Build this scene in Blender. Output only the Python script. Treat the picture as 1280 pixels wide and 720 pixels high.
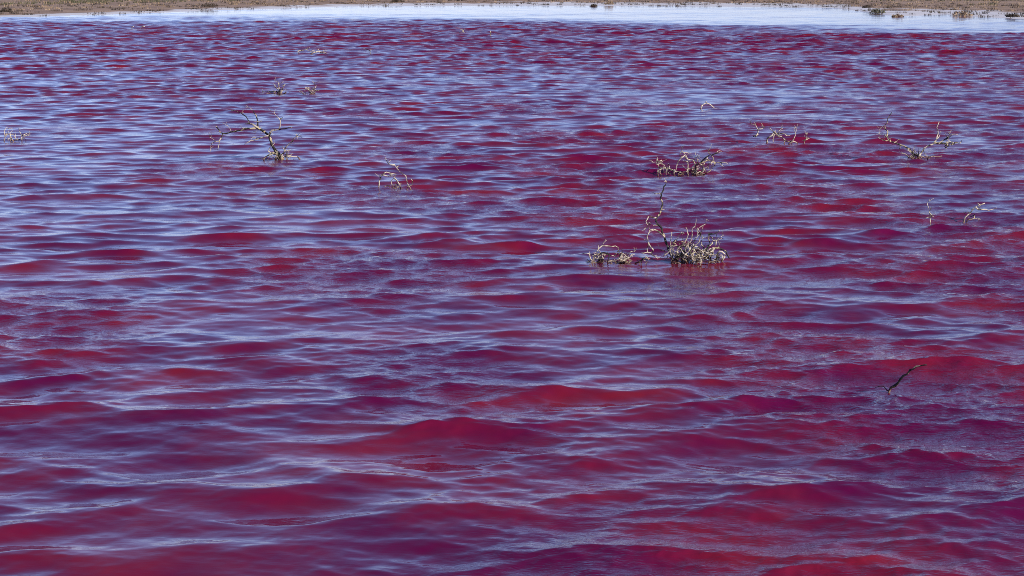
import bpy, math, random
import numpy as np
from mathutils import Vector

# ------------------------------------------------------------------ camera, sky, sun, exposure
for o in list(bpy.data.objects):
    bpy.data.objects.remove(o)
sc = bpy.context.scene
C = sc.collection
rnd = random.Random(11)
rs = np.random.RandomState(7)

H = 3.0                       # camera height above the water, metres
F = 2500.0                    # focal length in photograph pixels (1280 wide)
HORIZON = -25.0               # photograph row of the horizon
PITCH = math.atan((360 - HORIZON) / F)

cam_d = bpy.data.cameras.new('camera')
cam_d.sensor_width = 36.0
cam_d.lens = 36.0 * F / 1280.0
cam_d.clip_start = 0.1
cam_d.clip_end = 5000.0
cam = bpy.data.objects.new('camera', cam_d)
C.objects.link(cam)
cam.location = (0, 0, H)
cam.rotation_euler = (math.radians(90) - PITCH, 0, 0)
sc.camera = cam

SUN_EL, SUN_AZ = math.radians(28), math.radians(128)      # azimuth clockwise from +Y
world = bpy.data.worlds.new('World')
sc.world = world
world.use_nodes = True
wn = world.node_tree.nodes
sky = wn.new('ShaderNodeTexSky')
sky.sky_type = 'NISHITA'
sky.sun_disc = False
sky.sun_elevation = SUN_EL
sky.sun_rotation = SUN_AZ
sky.air_density = 1.0
sky.altitude = 3200
sky.dust_density = 0.0
sky.ozone_density = 3.0
tint = wn.new('ShaderNodeMix')                            # white balance of the photograph: cool daylight
tint.data_type = 'RGBA'
tint.blend_type = 'MULTIPLY'
tint.inputs[0].default_value = 1.0
tint.inputs[7].default_value = (0.93, 0.86, 1.11, 1)
world.node_tree.links.new(sky.outputs[0], tint.inputs[6])
world.node_tree.links.new(tint.outputs[2], wn['Background'].inputs[0])
wn['Background'].inputs[1].default_value = 0.13

sun_d = bpy.data.lights.new('sun', 'SUN')
sun_d.energy = 4.2
sun_d.angle = math.radians(0.5)
sun_d.color = (1.0, 0.93, 0.82)
sun = bpy.data.objects.new('sun', sun_d)
C.objects.link(sun)
to_sun = Vector((math.sin(SUN_AZ) * math.cos(SUN_EL), math.cos(SUN_AZ) * math.cos(SUN_EL), math.sin(SUN_EL)))
sun.rotation_euler = to_sun.to_track_quat('Z', 'Y').to_euler()

sc.view_settings.view_transform = 'Standard'
sc.view_settings.look = 'None'
sc.view_settings.exposure = 0.0
sc.view_settings.gamma = 1.0
sc.cycles.max_bounces = 6
sc.cycles.filter_width = 0.9
sc.cycles.use_denoising = False

# ------------------------------------------------------------------ helpers
CP, SP = math.cos(PITCH), math.sin(PITCH)


def ray(px, py):
    """direction of the photograph's pixel, scaled so that its forward (Y) part is 1"""
    u, v = (px - 640) / F, (360 - py) / F
    d = Vector((u, CP + v * SP, -SP + v * CP))
    return d / d.y


def water_dist(py):
    d = ray(640, py)
    return H / -d.z


def at(px, py, Y):
    d = ray(px, py)
    return Vector((d.x * Y, Y, H + d.z * Y))


def mat(name):
    m = bpy.data.materials.new(name)
    m.use_nodes = True
    nt = m.node_tree
    return m, nt, nt.nodes['Principled BSDF'], nt.nodes.new, nt.links.new


def mesh_obj(name, verts, faces, m, parent=None, smooth=False):
    me = bpy.data.meshes.new(name)
    me.from_pydata(verts, [], faces)
    if smooth:
        me.polygons.foreach_set('use_smooth', [True] * len(me.polygons))
    me.materials.append(m)
    o = bpy.data.objects.new(name, me)
    C.objects.link(o)
    if parent:
        o.parent = parent
    return o


def grid_mesh(name, co, rows, cols, closed, m):
    """co: rows x cols x 3"""
    n = rows * cols
    idx = np.arange(n, dtype=np.int32).reshape(rows, cols)
    if closed:
        nxt = np.roll(idx, -1, axis=1)
        a, b, c, d = idx[:-1], nxt[:-1], nxt[1:], idx[1:]
    else:
        a, b, c, d = idx[:-1, :-1], idx[:-1, 1:], idx[1:, 1:], idx[1:, :-1]
    quads = np.stack([a, b, c, d], axis=-1).reshape(-1, 4)[:, ::-1]
    me = bpy.data.meshes.new(name)
    me.vertices.add(n)
    me.vertices.foreach_set('co', np.ascontiguousarray(co, dtype=np.float32).ravel())
    nf = len(quads)
    me.loops.add(nf * 4)
    me.loops.foreach_set('vertex_index', np.ascontiguousarray(quads, dtype=np.int32).ravel())
    me.polygons.add(nf)
    me.polygons.foreach_set('loop_start', np.arange(0, nf * 4, 4, dtype=np.int32))
    me.polygons.foreach_set('use_smooth', np.ones(nf, dtype=bool))
    me.update(calc_edges=True)
    me.materials.append(m)
    o = bpy.data.objects.new(name, me)
    C.objects.link(o)
    return o


def smooth(x, a, b):
    t = np.clip((x - a) / (b - a), 0, 1)
    return t * t * (3 - 2 * t)


def lumps(x, y, scale, seed, n=14):
    """smooth random field, about -1..1"""
    r = np.random.RandomState(seed)
    f = np.zeros_like(x, dtype=np.float32)
    for _ in range(n):
        th = r.uniform(0, 2 * math.pi)
        k = 2 * math.pi / (scale * math.exp(r.uniform(-0.6, 0.6)))
        f += np.sin(x * (k * math.cos(th)) + y * (k * math.sin(th)) + r.uniform(0, 6.28))
    return f / math.sqrt(n) * 0.9


# shoreline and edge of the ripples, as distance from the camera by azimuth (degrees from +Y, clockwise)
def curve_from_photo(pts, side_l, side_r, back):
    az, d = [], []
    for px, py in pts:
        r = ray(px, py)
        Y = H / -r.z
        az.append(math.degrees(math.atan2(r.x, 1.0)))
        d.append(Y * math.hypot(r.x, 1.0))
    az = [-180, -110, -70, -40] + az + [40, 70, 110, 180]
    d = [back, back * 1.5, side_l * 0.4, side_l] + d + [side_r, side_r * 0.4, back * 1.5, back]
    return np.array(az), np.array(d)


SHORE = curve_from_photo([(0, 22), (60, 20.5), (130, 18.5), (200, 16), (270, 13), (340, 11), (430, 8), (540, 7.5),
                          (640, 7), (760, 7.5), (860, 8), (960, 8.5), (1040, 10), (1075, 14), (1110, 19.5), (1140, 20), (1180, 18), (1220, 21), (1280, 24)],
                         105, 120, 2.0)
CALM = curve_from_photo([(0, 18), (110, 17.5), (200, 17.5), (430, 19.5), (640, 22), (740, 25), (860, 29), (1000, 32),
                         (1140, 36), (1280, 41)], 85, 78, 1.8)


def by_az(curve, az):
    return np.interp(np.degrees(az), curve[0], curve[1])


# ------------------------------------------------------------------ materials
def water_material():
    m, nt, b, N, L = mat('pink_lake_water')
    b.inputs['IOR'].default_value = 1.333
    tc = N('ShaderNodeTexCoord')
    # slow algae tint of the water; orange-red end paints in light glowing through crests
    n1 = N('ShaderNodeTexNoise'); n1.inputs['Scale'].default_value = 0.55; n1.inputs['Detail'].default_value = 5; n1.inputs['Roughness'].default_value = 0.6
    L(tc.outputs['Object'], n1.inputs['Vector'])
    r1 = N('ShaderNodeValToRGB')
    r1.color_ramp.elements[0].position = 0.40; r1.color_ramp.elements[0].color = (0.112, 0.0018, 0.045, 1)
    r1.color_ramp.elements[1].position = 0.74; r1.color_ramp.elements[1].color = (0.265, 0.0125, 0.020, 1)
    L(n1.outputs['Fac'], r1.inputs['Fac'])
    L(r1.outputs['Color'], b.inputs['Base Color'])
    ar = N('ShaderNodeAttribute'); ar.attribute_name = 'rough'
    L(ar.outputs['Fac'], b.inputs['Roughness'])
    # capillary ripples: fine relief only, stronger where a gust touches the water
    ag = N('ShaderNodeAttribute'); ag.attribute_name = 'gust'
    mp = N('ShaderNodeMapping'); mp.inputs['Scale'].default_value = (0.52, 1.0, 1.0)
    mp.inputs['Rotation'].default_value = (0, 0, math.radians(14))
    L(tc.outputs['Object'], mp.inputs['Vector'])
    n2 = N('ShaderNodeTexNoise'); n2.inputs['Scale'].default_value = 21; n2.inputs['Detail'].default_value = 2.5
    n2.inputs['Distortion'].default_value = 0.6
    L(mp.outputs['Vector'], n2.inputs['Vector'])
    mp3 = N('ShaderNodeMapping'); mp3.inputs['Scale'].default_value = (0.22, 1.0, 1.0)
    mp3.inputs['Rotation'].default_value = (0, 0, math.radians(-9))
    L(tc.outputs['Object'], mp3.inputs['Vector'])
    n3 = N('ShaderNodeTexNoise'); n3.inputs['Scale'].default_value = 34; n3.inputs['Detail'].default_value = 2
    n3.inputs['Distortion'].default_value = 1.2
    L(mp3.outputs['Vector'], n3.inputs['Vector'])
    mx = N('ShaderNodeMath'); mx.operation = 'MULTIPLY_ADD'; mx.inputs[1].default_value = 0.55
    L(n3.outputs['Fac'], mx.inputs[0]); L(n2.outputs['Fac'], mx.inputs[2])
    bp = N('ShaderNodeBump')
    bp.inputs['Distance'].default_value = 0.012
    L(mx.outputs[0], bp.inputs['Height'])
    L(ag.outputs['Fac'], bp.inputs['Strength'])
    L(bp.outputs['Normal'], b.inputs['Normal'])
    return m


def ground_material():
    m, nt, b, N, L = mat('dry_bank_soil')
    b.inputs['Roughness'].default_value = 0.9
    tc = N('ShaderNodeTexCoord')
    n = N('ShaderNodeTexNoise'); n.inputs['Scale'].default_value = 0.22; n.inputs['Detail'].default_value = 8
    n.inputs['Roughness'].default_value = 0.65
    L(tc.outputs['Object'], n.inputs['Vector'])
    r = N('ShaderNodeValToRGB')
    e = r.color_ramp.elements
    e[0].position = 0.35; e[0].color = (0.23, 0.14, 0.085, 1)
    e[1].position = 0.65; e[1].color = (0.46, 0.31, 0.20, 1)
    L(n.outputs['Fac'], r.inputs['Fac'])
    at_ = N('ShaderNodeAttribute'); at_.attribute_name = 'salt'
    n3 = N('ShaderNodeTexNoise'); n3.inputs['Scale'].default_value = 0.9; n3.inputs['Detail'].default_value = 6
    L(tc.outputs['Object'], n3.inputs['Vector'])
    ad = N('ShaderNodeMath'); ad.operation = 'ADD'
    L(at_.outputs['Fac'], ad.inputs[0]); L(n3.outputs['Fac'], ad.inputs[1])
    rr = N('ShaderNodeMapRange'); rr.inputs['From Min'].default_value = 0.85; rr.inputs['From Max'].default_value = 1.15
    L(ad.outputs[0], rr.inputs['Value'])
    mx = N('ShaderNodeMix'); mx.data_type = 'RGBA'
    L(rr.outputs['Result'], mx.inputs[0]); L(r.outputs['Color'], mx.inputs[6])
    mx.inputs[7].default_value = (0.74, 0.71, 0.70, 1)
    L(mx.outputs[2], b.inputs['Base Color'])
    return m


def plant_material(name, c0, c1, scale=1.5):
    m, nt, b, N, L = mat(name)
    b.inputs['Roughness'].default_value = 0.8
    tc = N('ShaderNodeTexCoord')
    n = N('ShaderNodeTexNoise'); n.inputs['Scale'].default_value = scale; n.inputs['Detail'].default_value = 3
    L(tc.outputs['Object'], n.inputs['Vector'])
    r = N('ShaderNodeValToRGB')
    r.color_ramp.elements[0].position = 0.35; r.color_ramp.elements[0].color = (*c0, 1)
    r.color_ramp.elements[1].position = 0.65; r.color_ramp.elements[1].color = (*c1, 1)
    L(n.outputs['Fac'], r.inputs['Fac'])
    L(r.outputs['Color'], b.inputs['Base Color'])
    return m


def wood_material(name, bark, salt, lo, hi):
    m, nt, b, N, L = mat(name)
    b.inputs['Roughness'].default_value = 0.75
    tc = N('ShaderNodeTexCoord')
    n = N('ShaderNodeTexNoise'); n.inputs['Scale'].default_value = 14; n.inputs['Detail'].default_value = 4
    L(tc.outputs['Object'], n.inputs['Vector'])
    r = N('ShaderNodeValToRGB')
    r.color_ramp.elements[0].position = lo; r.color_ramp.elements[0].color = (*bark, 1)
    r.color_ramp.elements[1].position = hi; r.color_ramp.elements[1].color = (*salt, 1)
    L(n.outputs['Fac'], r.inputs['Fac'])
    sx = N('ShaderNodeSeparateXYZ'); L(tc.outputs['Object'], sx.inputs[0])     # red tide mark where the waves wet the wood
    wl = N('ShaderNodeMapRange'); wl.inputs['From Min'].default_value = -0.01; wl.inputs['From Max'].default_value = 0.045
    wl.inputs['To Min'].default_value = 0.8; wl.inputs['To Max'].default_value = 0.0
    L(sx.outputs['Z'], wl.inputs['Value'])
    mx = N('ShaderNodeMix'); mx.data_type = 'RGBA'
    L(wl.outputs['Result'], mx.inputs[0]); L(r.outputs['Color'], mx.inputs[6])
    mx.inputs[7].default_value = (0.12, 0.025, 0.022, 1)
    L(mx.outputs[2], b.inputs['Base Color'])
    bp = N('ShaderNodeBump'); bp.inputs['Strength'].default_value = 0.6; bp.inputs['Distance'].default_value = 0.004
    n2 = N('ShaderNodeTexNoise'); n2.inputs['Scale'].default_value = 90; n2.inputs['Detail'].default_value = 3
    L(tc.outputs['Object'], n2.inputs['Vector'])
    L(n2.outputs['Fac'], bp.inputs['Height']); L(bp.outputs['Normal'], b.inputs['Normal'])
    return m


M_WATER = water_material()
M_GROUND = ground_material()
M_TAN = plant_material('dry_grass_blades', (0.34, 0.23, 0.135), (0.47, 0.34, 0.21), 0.15)
M_OLIVE = plant_material('olive_grass_blades', (0.07, 0.075, 0.035), (0.16, 0.14, 0.07), 0.2)
M_DARK = plant_material('dark_scrub_twigs', (0.035, 0.028, 0.02), (0.11, 0.075, 0.045), 0.8)
M_SALTWOOD = wood_material('salt_crusted_wood', (0.07, 0.05, 0.035), (0.74, 0.63, 0.47), 0.41, 0.50)
M_DARKWOOD = wood_material('half_bare_shaded_wood', (0.022, 0.016, 0.014), (0.62, 0.50, 0.30), 0.50, 0.58)  # bark and crust; dark and yellow patches also paint shaded and lit sides
M_BLACKWOOD = wood_material('dark_wet_wood', (0.016, 0.012, 0.012), (0.50, 0.38, 0.20), 0.56, 0.64)

# ------------------------------------------------------------------ the lake
DENSE = math.radians(19.0)


def azimuths():
    a = np.arange(-DENSE, DENSE, 0.00115)
    step, side, x = 0.002, [], DENSE
    while x < math.pi - 0.04:
        side.append(x)
        step *= 1.12
        x += min(step, 0.12)
    side = np.array(side)
    return np.concatenate([-side[::-1], a, side])


LAKE = {}


def water_level(x, y):
    c = LAKE['co']
    d = (c[:, 0] - x) ** 2 + (c[:, 1] - y) ** 2
    r = 0.12 + 0.004 * math.hypot(x, y)
    near = d < r * r
    return float(c[near, 2].mean()) if near.any() else float(c[int(d.argmin()), 2])


def build_water():
    az = azimuths()
    cols = len(az)
    near = np.array([0.4, 1.0, 2.0, 3.2, 4.2, 5.4, 6.4, 7.2])
    far = [7.9]
    while far[-1] < 300:
        far.append(far[-1] * (1.0021 if far[-1] < 150 else 1.006))
    r = np.concatenate([near, np.array(far)])
    rows = len(r)
    shore = by_az(SHORE, az)
    calm = by_az(CALM, az)
    R = np.repeat(r[:, None], cols, 1)
    R = np.minimum(R, (shore + 8.0)[None, :] + 0.0005 * R)         # the sheet ends just under the bank
    X = (R * np.sin(az)[None, :]).astype(np.float32)
    Y = (R * np.cos(az)[None, :]).astype(np.float32)
    wob = 1.0 + 0.035 * lumps(X * 0.2, Y * 0.7, 9.0, 5) + 0.03 * lumps(X * 0.25, Y, 4.0, 6)
    ruffled = 1.0 - smooth(R * wob / calm[None, :], 0.84, 1.06)     # 0 in the sheltered calm strip
    streak = smooth(lumps(X * 0.12, Y, 13.0, 8), 0.35, 1.2)
    amp = (ruffled + (1 - ruffled) * (0.10 + 0.18 * streak)).astype(np.float32)
    wide = np.clip((math.radians(60) - np.abs(az)) / math.radians(30), 0, 1)[None, :].astype(np.float32)
    amp = amp * (1 + 1.2 * smooth(R, 50, 125)).astype(np.float32)
    amp = amp * (1.0 + 0.22 * lumps(X * 0.5, Y, 11.0, 61) + 0.22 * smooth(X / np.maximum(R, 1), -0.2, 0.2) - 0.17 * smooth(R, 13, 20) * (1 - smooth(R, 45, 80))).astype(np.float32)   # wind lanes
    amp = amp * (0.15 + 0.85 * wide) * smooth(R, 2.0, 5.0).astype(np.float32)
    gust = np.clip(0.5 + 0.55 * lumps(X, Y * 0.6, 4.5, 21) + 0.22 * X / np.maximum(R, 1) * 6.0, 0.0, 1.0).astype(np.float32)
    spacing = (R * 0.0021).astype(np.float32)

    Z = np.zeros_like(X); DX = np.zeros_like(X); DY = np.zeros_like(X)
    # bands: (longest, shortest wavelength, components, rms slope, spread in degrees)
    bands = [(2.8, 1.4, 16, 0.034, 26), (1.4, 0.80, 30, 0.068, 28), (0.80, 0.42, 46, 0.098, 29), (0.42, 0.18, 50, 0.095, 38),
             (0.18, 0.065, 44, 0.085, 50)]
    LEAN = 0.8
    chop = (0.95 + 0.3 * (1 - smooth(R, 12, 22))).astype(np.float32)
    swell = (0.88 + 0.8 * (1 - smooth(R, 10.5, 17))).astype(np.float32)   # longer, taller waves reach the near shore
    for bi, (l0, l1, n, slope, spread) in enumerate(bands):
        for i in range(n):
            lam = l0 * (l1 / l0) ** ((i + rs.uniform(0, 1)) / n)
            k = 2 * math.pi / lam
            th = math.radians(-90 + 7 + rs.normal(0, spread))       # running towards the camera
            kx, ky = k * math.cos(th), k * math.sin(th)
            a = slope * math.sqrt(2.0 / n) / k
            w = amp * np.clip(lam / (1.9 * spacing) - 1.0, 0, 1)
            if bi >= 3:
                w = w * ((0.45 + 0.8 * gust) * chop)
            if bi < 2:
                w = w * swell
            ph = kx * X + ky * Y + np.float32(rs.uniform(0, 6.2831))
            w *= a
            Z += w * np.cos(ph)
            s = w * np.sin(ph)
            q = 1.65 if bi < 3 else 0.9
            DX -= (q * kx / k) * s
            DY -= (q * ky / k) * s
            if bi < 3:                                              # wind-driven crests lean forward
                c = (LEAN / k) * w * np.cos(ph)
                DX += kx * c
                DY += ky * c
    co = np.stack([X + DX, Y + DY, Z], axis=-1)
    LAKE['co'] = co.reshape(-1, 3)
    o = grid_mesh('water', co, rows, cols, True, M_WATER)
    me = o.data
    at_ = me.attributes.new('gust', 'FLOAT', 'POINT')
    at_.data.foreach_set('value', (amp * (0.12 + 0.62 * smooth(gust, 0.3, 1.0))).astype(np.float32).ravel())
    rg = 0.012 + 0.06 * smooth(R, 20, 110) * np.clip(amp, 0, 1) + 0.02 * (1 - np.clip(amp, 0, 1))
    at_ = me.attributes.new('rough', 'FLOAT', 'POINT')
    at_.data.foreach_set('value', rg.astype(np.float32).ravel())
    o['kind'] = 'structure'
    o['label'] = 'wind rippled magenta red lake water reflecting pale blue sky'
    return o


build_water()


# ------------------------------------------------------------------ the ground: lake bed, far bank, plain to the horizon
def ground_z(X, Y, R, az):
    shore = by_az(SHORE, az)
    d = R - shore
    z = np.where(d < 0, np.maximum(d * 0.03, -0.6), 0.04 * smooth(d, 0, 5) + np.minimum(d * 0.0045, 0.25) + 0.25 * smooth(d, 35, 180))
    back = smooth(np.abs(np.degrees(az)), 75, 115)
    z = np.where(d > 0, z + back * np.minimum(d * 0.5, 1.2), z)
    z = z + np.where(d > 0, 0.035 * lumps(X, Y, 5.0, 31) * smooth(d, 3, 20), 0) + 0.10 * lumps(X, Y, 40.0, 32) * smooth(d, 55, 120)
    return z


def build_ground():
    az = np.radians(np.concatenate([np.arange(-180, -30, 3.0), np.arange(-30, 30, 0.12), np.arange(30, 180, 3.0)]))
    r = np.concatenate([np.array([0.3, 1.2, 2.0, 3, 5, 10, 20, 30, 40, 50, 60]), np.arange(66, 360, 1.2),
                        np.array([370, 390, 420, 460, 520, 700, 1000, 1500, 2200, 3200])])
    R = np.repeat(r[:, None], len(az), 1)
    A = np.repeat(az[None, :], len(r), 0)
    X, Y = R * np.sin(A), R * np.cos(A)
    Z = ground_z(X, Y, R, A)
    o = grid_mesh('ground', np.stack([X, Y, Z], -1), len(r), len(az), True, M_GROUND)
    d = R - by_az(SHORE, A)
    wf = np.interp(np.degrees(A), [-16, -8, 2, 16], [0.4, 0.7, 1.5, 1.6])          # the crust widens to the right
    salt = 0.78 * (1 - smooth(d / wf + 5 * lumps(X, Y, 12, 41), 8, 24))
    a = o.data.attributes.new('salt', 'FLOAT', 'POINT')
    a.data.foreach_set('value', salt.astype(np.float32).ravel())
    o['kind'] = 'structure'
    o['label'] = 'low dry tan bank with a white salt crust along the far water'


build_ground()


# ------------------------------------------------------------------ grass on the far bank
def bank_point(lo, hi):
    az = math.radians(rnd.uniform(-18.5, 18.5))
    sh = float(by_az(SHORE, np.array([az]))[0])
    d = rnd.uniform(lo, hi)
    R = sh + d
    x, y = R * math.sin(az), R * math.cos(az)
    z = float(ground_z(np.array([x]), np.array([y]), np.array([R]), np.array([az]))[0])
    return x, y, z, d


def tuft(V, Fc, x, y, z, h, w, blades):
    for _ in range(blades):
        a = rnd.uniform(0, 6.283)
        rr = w * math.sqrt(rnd.random()) * 0.5
        bx, by = x + rr * math.cos(a), y + rr * math.sin(a)
        lean = rnd.uniform(0.1, 0.6) * h
        la = rnd.uniform(0, 6.283)
        hw = rnd.uniform(0.012, 0.03) + 0.02 * w
        pa = rnd.uniform(0, 6.283)
        px, py = hw * math.cos(pa), hw * math.sin(pa)
        hh = h * rnd.uniform(0.55, 1.1)
        n = len(V)
        V += [(bx - px, by - py, z - 0.03), (bx + px, by + py, z - 0.03),
              (bx + lean * math.cos(la), by + lean * math.sin(la), z + hh)]
        Fc.append((n, n + 1, n + 2))


def grass(name, m, count, lo, hi, h, w, blades, keep, label, cat):
    V, Fc = [], []
    n = 0
    for _ in range(count):
        x, y, z, d = bank_point(lo, hi)
        if not keep(x, y, d):
            continue
        tuft(V, Fc, x, y, z, h * rnd.uniform(0.5, 1.3), w * rnd.uniform(0.6, 1.5), blades)
    o = mesh_obj(name, V, Fc, m)
    o['kind'] = 'stuff'
    o['label'] = label
    o['category'] = cat


def fld(x, y, s, seed):
    return float(lumps(np.array([x]), np.array([y]), s, seed)[0])


grass('dry_grass', M_TAN, 3600, 20, 180, 0.2, 0.7, 12, lambda x, y, d: fld(x, y, 18, 51) > -0.5 * d / 42,
      'pale tan dry grass covering the far bank', 'grass')
grass('green_grass', M_OLIVE, 5000, 55, 210, 0.36, 0.9, 14, lambda x, y, d: fld(x, y, 26, 52) > (0.2 if x > -20 else -0.5),
      'olive green grass patches on top of the far bank', 'grass')
grass('marsh_scrub', M_DARK, 5200, 0, 60, 0.22, 0.5, 9, lambda x, y, d: fld(x, y, 7, 53) > (0.1 if x > 12 else 0.35),
      'dark brown scrub dotted along the white salt shore', 'scrub')


# ------------------------------------------------------------------ dead shrubs standing in the water
def tube(V, Fc, pts, radii, sides=6):
    n = len(pts)
    base = len(V)
    up = Vector((0.31, 0.22, 0.92))
    for i, p in enumerate(pts):
        t = (pts[min(i + 1, n - 1)] - pts[max(i - 1, 0)])
        if t.length < 1e-9:
            t = Vector((0, 0, 1))
        t.normalize()
        s = t.cross(up)
        if s.length < 1e-3:
            s = t.cross(Vector((1, 0, 0)))
        s.normalize()
        q = s.cross(t)
        for k in range(sides):
            a = 2 * math.pi * k / sides
            rr = radii[i] * rnd.uniform(0.62, 1.4)
            V.append(tuple(p + s * (rr * math.cos(a)) + q * (rr * math.sin(a))))
    for i in range(n - 1):
        for k in range(sides):
            k2 = (k + 1) % sides
            Fc.append((base + i * sides + k, base + i * sides + k2, base + (i + 1) * sides + k2, base + (i + 1) * sides + k))
    Fc.append(tuple(base + k for k in range(sides))[::-1])
    Fc.append(tuple(base + (n - 1) * sides + k for k in range(sides)))


def refine(pts, seg, jit):
    """polyline -> Catmull-Rom with gnarled jitter"""
    out = []
    n = len(pts)
    for i in range(n - 1):
        p0, p1, p2, p3 = pts[max(i - 1, 0)], pts[i], pts[i + 1], pts[min(i + 2, n - 1)]
        m = max(1, int(round((p2 - p1).length / seg)))
        for j in range(m):
            t = j / m
            q = 0.5 * ((2 * p1) + (p2 - p0) * t + (2 * p0 - 5 * p1 + 4 * p2 - p3) * t * t + (3 * p1 - p0 - 3 * p2 + p3) * t ** 3)
            if out:
                q = q + Vector((rnd.gauss(0, jit), rnd.gauss(0, jit), rnd.gauss(0, jit)))
            out.append(q)
    out.append(pts[-1].copy())
    return out


def grow(V, Fc, p, d, length, r, gnarl, depth):
    """a wandering twig with side twigs"""
    n = max(3, int(length / (r * 5)))
    n = min(n, 9)
    pts, dd = [p.copy()], d.normalized()
    for i in range(n):
        dd = (dd + Vector((rnd.gauss(0, gnarl), rnd.gauss(0, gnarl), rnd.gauss(0, gnarl)))).normalized()
        pts.append(pts[-1] + dd * (length / n))
    tube(V, Fc, pts, [r * (1 - 0.65 * i / n) for i in range(n + 1)], 5)
    if depth > 0:
        for _ in range(rnd.randint(1, 3)):
            i = rnd.randint(1, n - 1)
            v = Vector((rnd.gauss(0, 1), rnd.gauss(0, 1), rnd.gauss(0.2, 0.8))).normalized()
            grow(V, Fc, pts[i], (dd * 0.6 + v), length * rnd.uniform(0.4, 0.7), r * 0.65, gnarl, depth - 1)


def dead_shrub(label, region, scale, base, lines, m=None, twigs=0, twig_len=0.12, twig_r=0.004, bushes=(), name='dead_shrub',
               cat='dead shrub', group='dead shrubs standing in the pink water', depth=0.5, part='branch'):
    """region: corner of the enlarged photograph the outline was read from; lines: (radius in photo pixels, dark?, points)"""
    def px(q):
        return region[0] + q[0] / scale, region[1] + q[1] / scale
    bx, by = px(base)
    Yb = water_dist(by)
    root = bpy.data.objects.new(name, None)
    C.objects.link(root)
    org = at(bx, by, Yb)
    root.location = (org.x, org.y, water_level(org.x, org.y) + 0.012)
    root['label'] = label
    root['category'] = cat
    if group:
        root['group'] = group
    mpp = Yb / F
    off = Vector((org.x, org.y, 0))
    m = m or M_SALTWOOD
    tips = []
    for (rad, dark, pts) in lines:
        w, drift = [], rnd.uniform(-1, 1) * depth
        L0 = 0.0
        for i, q in enumerate(pts):
            X, Yp = px(q)
            if i:
                pv = px(pts[i - 1])
                L0 += math.hypot(X - pv[0], Yp - pv[1]) * mpp
            w.append(at(X, Yp, Yb + drift * L0) - off)
        if pts[0][1] >= base[1] - 12 * scale / 5:                   # rooted: go on down below the water
            w.insert(0, w[0] + Vector((rnd.uniform(-.03, .03), rnd.uniform(-.03, .03), -0.25)))
        if pts[-1][1] >= base[1] - 6 * scale / 5:
            w.append(w[-1] + Vector((rnd.uniform(-.03, .03), rnd.uniform(-.03, .03), -0.2)))
        r0 = max(1.08 * rad, 0.85) * mpp
        P = refine(w, max(0.02, 4 * mpp), 0.5 * mpp)
        n = len(P)
        rr = [r0 * (1.0 - 0.6 * i / max(1, n - 1)) for i in range(n)]
        V, Fc = [], []
        tube(V, Fc, P, rr)
        o = mesh_obj(part, V, Fc, (m, M_DARKWOOD, M_BLACKWOOD)[dark], root, True)
        for i in range(1, n):
            if P[i].z > 0.0:
                tips.append((P[i], P[i] - P[i - 1]))
    V, Fc = [], []
    for _ in range(twigs):
        p, d = rnd.choice(tips)
        v = Vector((rnd.gauss(0, 1), rnd.gauss(0, 1), rnd.gauss(0.3, 0.7)))
        grow(V, Fc, p, d.normalized() * 0.5 + v.normalized(), twig_len * rnd.uniform(0.4, 1.1), twig_r, 0.35, 1)
    VD, FD = [], []
    for (cx, cy, w_, n, ln) in bushes:                              # thickets of short gnarled stems
        X, Yp = px((cx, cy))
        for _ in range(n):
            u = rnd.uniform(-1, 1)
            p = at(X + u * w_ / scale, Yp, Yb) - off + Vector((0, rnd.uniform(-1, 1) * w_ / scale * mpp * 0.8, 0))
            p.z -= 0.03
            d = Vector((u * 0.8 + rnd.gauss(0, 0.5), rnd.gauss(0, 0.5), rnd.uniform(0.3, 1.2)))
            dk = rnd.random() < 0.35  # dark share of the stems paints the shaded gaps inside the thicket
            grow(VD if dk else V, FD if dk else Fc, p, d, ln * rnd.uniform(0.5, 1.1), twig_r * 1.5, 0.62, 1)
    if VD:
        mesh_obj('twigs', VD, FD, M_DARKWOOD, root, True)['kind'] = 'stuff'
    if V:
        mesh_obj('twigs', V, Fc, m, root, True)['kind'] = 'stuff'
    return root


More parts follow.
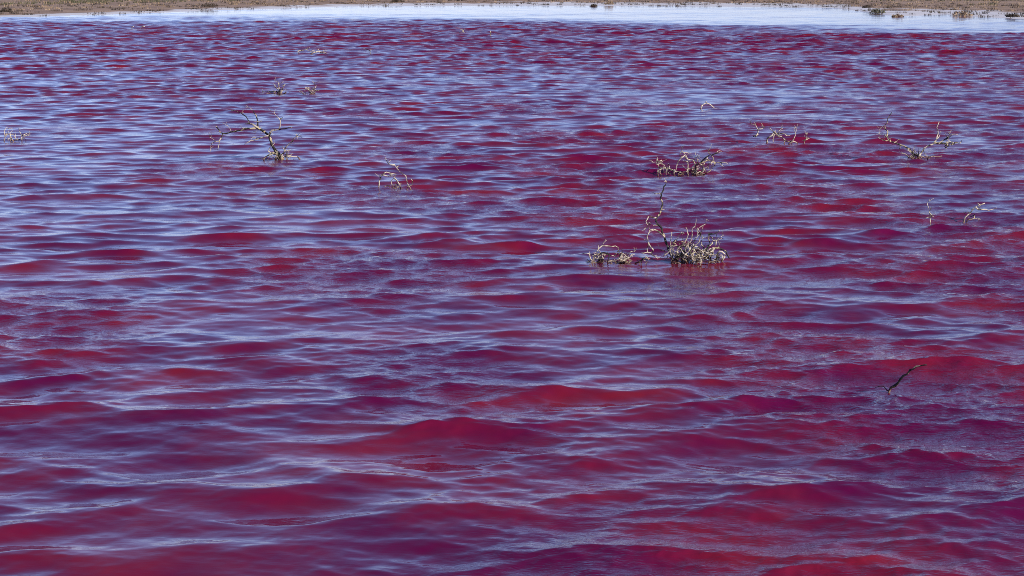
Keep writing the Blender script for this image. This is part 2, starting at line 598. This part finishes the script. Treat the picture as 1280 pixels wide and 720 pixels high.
Z1 = ((720, 220), 5.143)
dead_shrub('largest salt-whitened dead shrub with one tall thin crooked twig and dense tangle', Z1[0], Z1[1], (680, 565), [
    (1.6, 1, [(620, 560), (600, 500), (585, 460), (565, 400), (545, 350), (522, 325), (515, 285), (545, 245), (555, 200), (545, 145), (552, 120), (575, 75), (578, 45)]),
    (0.6, 0, [(545, 130), (515, 128), (490, 122)]),
    (0.6, 0, [(515, 285), (465, 278), (450, 310), (460, 340), (420, 370)]),
    (1.0, 0, [(570, 410), (535, 375), (490, 360), (455, 400), (465, 440), (455, 480)]),
    (1.0, 0, [(465, 440), (480, 470), (495, 500), (420, 510)]),
    (1.0, 0, [(620, 560), (605, 490), (610, 430), (615, 375)]),
    (1.1, 0, [(640, 560), (620, 470), (650, 420), (680, 375)]),
    (1.3, 0, [(650, 570), (655, 480), (700, 440), (722, 395), (705, 345)]),
    (1.2, 0, [(690, 570), (710, 470), (740, 420), (745, 365), (765, 340)]),
    (1.2, 0, [(720, 570), (740, 490), (790, 430), (802, 385), (780, 350)]),
    (1.2, 1, [(700, 570), (750, 505), (830, 490), (800, 450), (815, 400)]),
    (1.5, 1, [(840, 540), (865, 490), (915, 478), (960, 500), (985, 545)]),
    (1.2, 0, [(900, 550), (920, 500), (960, 515), (942, 560)]),
    (1.0, 0, [(800, 500), (850, 470), (880, 450)]),
    (1.5, 1, [(640, 560), (690, 520), (760, 545), (800, 570)]),
    (1.0, 0, [(560, 530), (600, 500), (620, 470)]),
], twigs=26, twig_len=0.10, twig_r=0.0055, bushes=[(700, 560, 55, 16, 0.30), (770, 530, 60, 26, 0.46), (900, 545, 50, 7, 0.16)])

dead_shrub('low dead shrub with a flat arched twig, left of the largest shrub', Z1[0], Z1[1], (215, 565), [
    (0.9, 0, [(120, 565), (135, 500), (165, 462), (230, 465), (275, 470), (280, 515), (320, 520), (330, 560)]),
    (1.1, 1, [(110, 560), (125, 520), (180, 505), (215, 520), (205, 565)]),
    (1.1, 0, [(135, 565), (170, 555), (230, 560), (280, 545), (300, 510), (330, 535)]),
    (1.0, 0, [(150, 565), (160, 515), (220, 520), (250, 530)]),
    (0.7, 0, [(330, 540), (345, 500), (380, 495)]),
], twigs=12, twig_len=0.08, twig_r=0.005, bushes=[(140, 565, 30, 12, 0.19), (300, 558, 35, 14, 0.20), (215, 565, 80, 10, 0.10)])

dead_shrub('tiny curl of dead twig between the arched shrub and the largest shrub', Z1[0], Z1[1], (425, 572), [
    (1.2, 1, [(385, 572), (410, 560), (430, 543), (466, 545), (455, 570)]),
    (0.8, 0, [(420, 572), (440, 550), (450, 560)]),
], twigs=4, twig_len=0.05, twig_r=0.004)

Z2 = ((250, 90), 5.54)
dead_shrub('gnarled dead shrub with a dark trunk and a long branch reaching left', Z2[0], Z2[1], (560, 608), [
    (2.8, 1, [(565, 610), (540, 570), (510, 530), (490, 480), (475, 440), (440, 410)]),
    (1.4, 1, [(450, 420), (440, 410), (400, 395), (330, 397), (260, 412), (160, 432), (130, 405), (110, 380)]),
    (1.0, 1, [(405, 395), (400, 350), (385, 300), (365, 270)]),
    (1.0, 0, [(400, 390), (360, 365), (310, 362)]),
    (0.8, 1, [(345, 365), (330, 330), (300, 300), (265, 280), (215, 270)]),
    (0.7, 0, [(160, 432), (150, 460), (130, 500), (122, 545)]),
    (0.6, 0, [(150, 455), (130, 480), (85, 495)]),
    (1.2, 0, [(478, 445), (500, 410), (545, 405), (553, 370), (552, 325), (535, 315)]),
    (0.7, 1, [(552, 330), (575, 320)]),
    (0.8, 0, [(475, 445), (420, 460), (380, 470), (330, 490), (305, 505)]),
    (0.7, 1, [(545, 405), (590, 392), (640, 385)]),
    (1.2, 0, [(560, 608), (585, 545), (605, 510), (650, 472), (670, 435)]),
    (1.2, 0, [(565, 608), (605, 582), (650, 592), (690, 608)]),
    (1.2, 1, [(545, 605), (510, 565), (475, 580), (440, 605)]),
    (0.9, 0, [(520, 575), (470, 550), (490, 520)]),
    (1.0, 0, [(600, 605), (597, 560), (570, 520)]),
], twigs=30, twig_len=0.2, twig_r=0.005, bushes=[(560, 605, 60, 12, 0.20)])

dead_shrub('small pale dead shrub with upright fan of twigs, far left of two', Z2[0], Z2[1], (555, 148), [
    (1.0, 0, [(555, 150), (550, 110), (540, 70)]),
    (1.0, 0, [(560, 150), (575, 110), (590, 85)]),
    (0.8, 0, [(545, 150), (520, 105), (510, 80)]),
    (0.7, 1, [(540, 150), (480, 130), (430, 140)]),
], twigs=8, twig_len=0.2, twig_r=0.008, bushes=[(550, 148, 40, 12, 0.32)])

dead_shrub('small wispy grey dead shrub right of the upright fan of twigs', Z2[0], Z2[1], (770, 150), [
    (0.8, 0, [(770, 150), (760, 125), (725, 112)]),
    (0.8, 0, [(775, 150), (790, 120), (805, 95)]),
    (0.7, 0, [(780, 150), (800, 130), (825, 128)]),
    (0.6, 0, [(745, 185), (760, 165), (775, 150)]),
], twigs=8, twig_len=0.2, twig_r=0.007, bushes=[(770, 148, 40, 10, 0.26)])

Z3 = ((440, 180), 9.0)
dead_shrub('wiry dead shrub of thin white arching loops in the left middle', Z3[0], Z3[1], (480, 500), [
    (0.7, 0, [(300, 500), (305, 430), (335, 355), (390, 328), (450, 335), (490, 345), (472, 390), (448, 430), (455, 500)]),
    (0.8, 0, [(470, 385), (510, 410), (532, 470), (490, 510), (452, 490)]),
    (0.9, 1, [(365, 505), (385, 470), (430, 482), (420, 510)]),
    (0.8, 0, [(660, 500), (630, 475), (618, 410), (605, 365), (560, 330), (510, 300), (480, 240)]),
    (0.6, 0, [(480, 242), (410, 225), (375, 160)]),
    (1.0, 0, [(630, 490), (672, 470), (682, 430), (662, 398)]),
    (0.6, 0, [(340, 355), (400, 365), (460, 370)]),
    (0.6, 1, [(480, 500), (500, 450), (520, 500)]),
], twigs=6, twig_len=0.12, twig_r=0.005, bushes=[(480, 505, 90, 8, 0.10)])

Z4 = ((800, 120), 5.82)
dead_shrub('two-lobed whitish dead shrub behind the tall twig of the largest shrub', Z4[0], Z4[1], (410, 558), [
    (1.3, 0, [(400, 560), (380, 520), (400, 490), (390, 460), (350, 455), (320, 420), (300, 440), (275, 475)]),
    (0.8, 0, [(345, 458), (335, 430), (315, 405)]),
    (1.1, 1, [(410, 560), (405, 500), (440, 480), (470, 450), (520, 420), (540, 470), (545, 492)]),
    (0.7, 0, [(520, 425), (550, 412), (582, 405)]),
    (1.0, 1, [(440, 482), (500, 460), (550, 480), (515, 515)]),
    (1.3, 0, [(452, 560), (462, 520), (440, 488)]),
    (1.1, 0, [(130, 545), (180, 515), (230, 530), (280, 545), (310, 558)]),
    (0.8, 0, [(150, 552), (135, 500), (130, 480), (160, 460)]),
    (0.9, 1, [(300, 555), (350, 545), (395, 530)]),
], twigs=34, twig_len=0.2, twig_r=0.0075, bushes=[(400, 558, 60, 12, 0.26), (215, 552, 80, 10, 0.12)])

dead_shrub('thin pale bent twig lying alone on the water at right', Z4[0], Z4[1], (520, 97), [
    (0.8, 0, [(445, 92), (462, 65), (482, 50), (510, 65), (530, 85), (570, 93), (605, 97)]),
    (0.5, 0, [(482, 50), (478, 40)]),
], name='dead_branch', cat='branch', group='bare branches poking out of the water', part='stem')

dead_shrub('straggling half-sunk dead shrub in three tufts at right', Z4[0], Z4[1], (1040, 345), [
    (0.9, 0, [(840, 300), (858, 280), (860, 245), (840, 218), (812, 208)]),
    (0.7, 0, [(860, 246), (885, 240), (907, 228)]),
    (0.7, 0, [(822, 295), (850, 285)]),
    (1.1, 0, [(920, 345), (930, 305), (960, 290), (975, 265), (1000, 290), (1030, 297), (1052, 345)]),
    (0.8, 1, [(975, 268), (1010, 272), (1055, 278)]),
    (1.0, 0, [(1082, 348), (1110, 330), (1142, 348)]),
    (0.7, 0, [(1110, 330), (1120, 305), (1132, 283)]),
    (1.1, 0, [(1190, 348), (1197, 320), (1178, 330)]),
    (0.7, 0, [(1195, 322), (1230, 310)]),
    (0.8, 1, [(1052, 320), (1085, 335), (1110, 332)]),
], twigs=14, twig_len=0.2, twig_r=0.008)

Z5 = ((1090, 130), 4.233)
dead_shrub('V-shaped dead shrub with two long forked arms near the right edge', Z5[0], Z5[1], (245, 288), [
    (1.5, 1, [(250, 292), (215, 265), (185, 235), (150, 222), (100, 205), (85, 190)]),
    (0.8, 1, [(100, 205), (85, 190), (80, 150), (70, 120), (85, 85), (103, 48)]),
    (0.9, 1, [(100, 205), (70, 198), (40, 190)]),
    (0.8, 0, [(152, 222), (145, 245)]),
    (1.5, 0, [(245, 292), (280, 240), (330, 210)]),
    (0.9, 0, [(325, 214), (345, 180), (345, 130), (355, 100)]),
    (1.2, 1, [(330, 212), (380, 212), (430, 210), (468, 213), (474, 200)]),
    (0.9, 1, [(345, 214), (390, 190), (410, 165)]),
    (0.8, 1, [(390, 190), (422, 172)]),
    (0.9, 0, [(240, 292), (320, 284), (370, 280)]),
    (0.9, 0, [(260, 292), (240, 265), (225, 250)]),
], twigs=16, twig_len=0.2, twig_r=0.007, bushes=[(250, 288, 40, 12, 0.2), (400, 215, 30, 5, 0.14)])

dead_shrub('short upright pale stick at right, left of the leaning forked branch', Z5[0], Z5[1], (308, 645), [
    (0.8, 0, [(308, 648), (309, 600), (298, 570), (295, 525)]),
    (0.6, 0, [(308, 605), (280, 612)]),
    (0.6, 0, [(306, 585), (325, 605)]),
], name='dead_branch', cat='branch', group='bare branches poking out of the water', twigs=2, twig_len=0.08, twig_r=0.004, part='stem')

dead_shrub('forked branch leaning to the right out of the water near right edge', Z5[0], Z5[1], (490, 614), [
    (1.2, 0, [(485, 616), (520, 570), (545, 540), (575, 530), (597, 518)]),
    (0.8, 0, [(548, 540), (580, 550), (630, 552), (660, 543)]),
    (0.6, 0, [(572, 530), (555, 515)]),
    (1.0, 1, [(500, 616), (540, 600), (545, 580), (520, 590)]),
], name='dead_branch', cat='branch', group='bare branches poking out of the water', twigs=6, twig_len=0.09, twig_r=0.004, part='stem')

Z6 = ((1060, 440), 9.0)
dead_shrub('dark bare stick slanting up to the right, nearest to the camera', Z6[0], Z6[1], (470, 452), [
    (2.0, 1, [(465, 456), (520, 400), (570, 340), (630, 280), (700, 220), (760, 180), (830, 160), (885, 152)]),
    (1.2, 2, [(470, 456), (440, 440), (400, 402), (355, 392), (308, 408)]),
], name='dead_branch', cat='branch', group='bare branches poking out of the water', part='stem')

Z7 = ((0, 140), 12.0)
dead_shrub('small dead shrub of short curled twigs at the left edge', Z7[0], Z7[1], (190, 425), [
    (0.9, 0, [(70, 425), (80, 340), (60, 280)]),
    (0.9, 0, [(150, 335), (165, 370), (200, 430)]),
    (1.0, 1, [(170, 425), (200, 420), (280, 410), (320, 390)]),
    (0.8, 0, [(322, 425), (330, 345), (310, 320)]),
    (0.6, 0, [(330, 352), (372, 330)]),
    (0.6, 0, [(75, 360), (100, 330), (125, 325)]),
], twigs=12, twig_len=0.2, twig_r=0.007)

Z8 = ((320, 30), 6.4)
dead_shrub('flat scatter of pale twigs far out, topmost left of centre', Z8[0], Z8[1], (460, 238), [
    (0.8, 0, [(345, 225), (380, 210), (420, 212), (470, 230)]),
    (0.8, 0, [(440, 238), (490, 222), (530, 230), (575, 240)]),
], twigs=8, twig_len=0.35, twig_r=0.014)
dead_shrub('single short hooked stick right of the flat scatter of pale twigs', Z8[0], Z8[1], (910, 245), [
    (0.8, 1, [(912, 248), (908, 218), (880, 203)]),
], name='dead_branch', cat='branch', group='bare branches poking out of the water', part='stem', twigs=2, twig_len=0.2, twig_r=0.01)

Z9 = ((0, 0), 2.977)
dead_shrub('farthest tiny pale twig on the water at upper left', Z9[0], Z9[1], (490, 108), [
    (0.7, 0, [(490, 109), (492, 102), (498, 98)]),
    (0.7, 0, [(525, 108), (530, 100), (540, 99)]),
], name='dead_branch', cat='branch', group='bare branches poking out of the water', part='stem')
Z10 = ((430, 0), 2.977)
dead_shrub('tiny crossed twigs far out just below the calm strip', Z10[0], Z10[1], (440, 122), [
    (0.7, 0, [(436, 123), (442, 114), (448, 108)]),
    (0.6, 0, [(448, 123), (442, 114), (434, 110)]),
], name='dead_branch', cat='branch', group='bare branches poking out of the water', part='stem')
dead_shrub('tiny upright twig right of the crossed twigs far out', Z10[0], Z10[1], (546, 134), [
    (0.7, 0, [(545, 135), (547, 124), (544, 117)]),
], name='dead_branch', cat='branch', group='bare branches poking out of the water', part='stem')


# ------------------------------------------------------------------ low bushes on the far shore
def shore_bush(px, py, w, h, m, label):
    """w, h in photograph pixels"""
    Y = water_dist(py)
    p = at(px, py, Y)
    R, az = math.hypot(p.x, p.y), math.atan2(p.x, p.y)
    z = float(ground_z(np.array([p.x]), np.array([p.y]), np.array([R]), np.array([az]))[0])
    z = max(z, -0.02)
    mpp = Y / F
    W, Hh = w * mpp / 2, h * mpp
    root = bpy.data.objects.new('shore_bush', None)
    C.objects.link(root)
    root.location = (p.x, p.y, z)
    root['label'] = label
    root['category'] = 'bush'
    root['group'] = 'low bushes on the far shore'
    V, Fc = [], []
    for _ in range(7):
        d = Vector((rnd.gauss(0, 0.7), rnd.gauss(0, 0.7), 1))
        grow(V, Fc, Vector((rnd.uniform(-.3, .3) * W, rnd.uniform(-.3, .3) * W, -0.05)), d, Hh, 0.02, 0.3, 1)
    mesh_obj('stems', V, Fc, M_DARK, root)['kind'] = 'stuff'
    V, Fc = [], []
    for _ in range(320):
        a, e = rnd.uniform(0, 6.283), rnd.random() ** 0.6
        x, y = W * e * math.cos(a), W * e * math.sin(a)
        zz = Hh * math.sqrt(max(0, 1 - e * e)) * rnd.uniform(0.1, 1.0) * rnd.uniform(0.7, 1.15)
        s = rnd.uniform(0.03, 0.08)
        n = len(V)
        for _k in range(3):
            V.append((x + rnd.gauss(0, s), y + rnd.gauss(0, s), zz + rnd.gauss(0, s)))
        Fc.append((n, n + 1, n + 2))
    mesh_obj('foliage', V, Fc, m, root)


shore_bush(742, 8, 9, 3.5, M_DARK, 'squat dark bush on the white crust at top, right of centre')
shore_bush(761, 6.5, 13, 5, M_TAN, 'grey brown bush just right of the squat dark bush')
shore_bush(1097, 17, 20, 6, M_OLIVE, 'widest drab bush standing at the edge of the calm water')
shore_bush(1084, 11.5, 12, 2.5, M_DARK, 'flat black bush just behind the widest drab bush')
shore_bush(1122, 21, 14, 3.5, M_TAN, 'pale sparse bush in the calm water, in front of the others')
shore_bush(1202, 20, 26, 7, M_TAN, 'straw coloured bush right of the pale sparse bush')
shore_bush(1266, 22, 16, 4, M_DARK, 'dark low bush at the far right end of the shore')
shore_bush(497, 4, 18, 3, M_DARK, 'dark bush low on the bank, left of centre')
shore_bush(262, 10, 22, 5, M_DARK, 'dark brown bush at the left bank edge')
shore_bush(8, 17, 16, 5, M_DARK, 'dark reddish bush at the far left end of the bank')
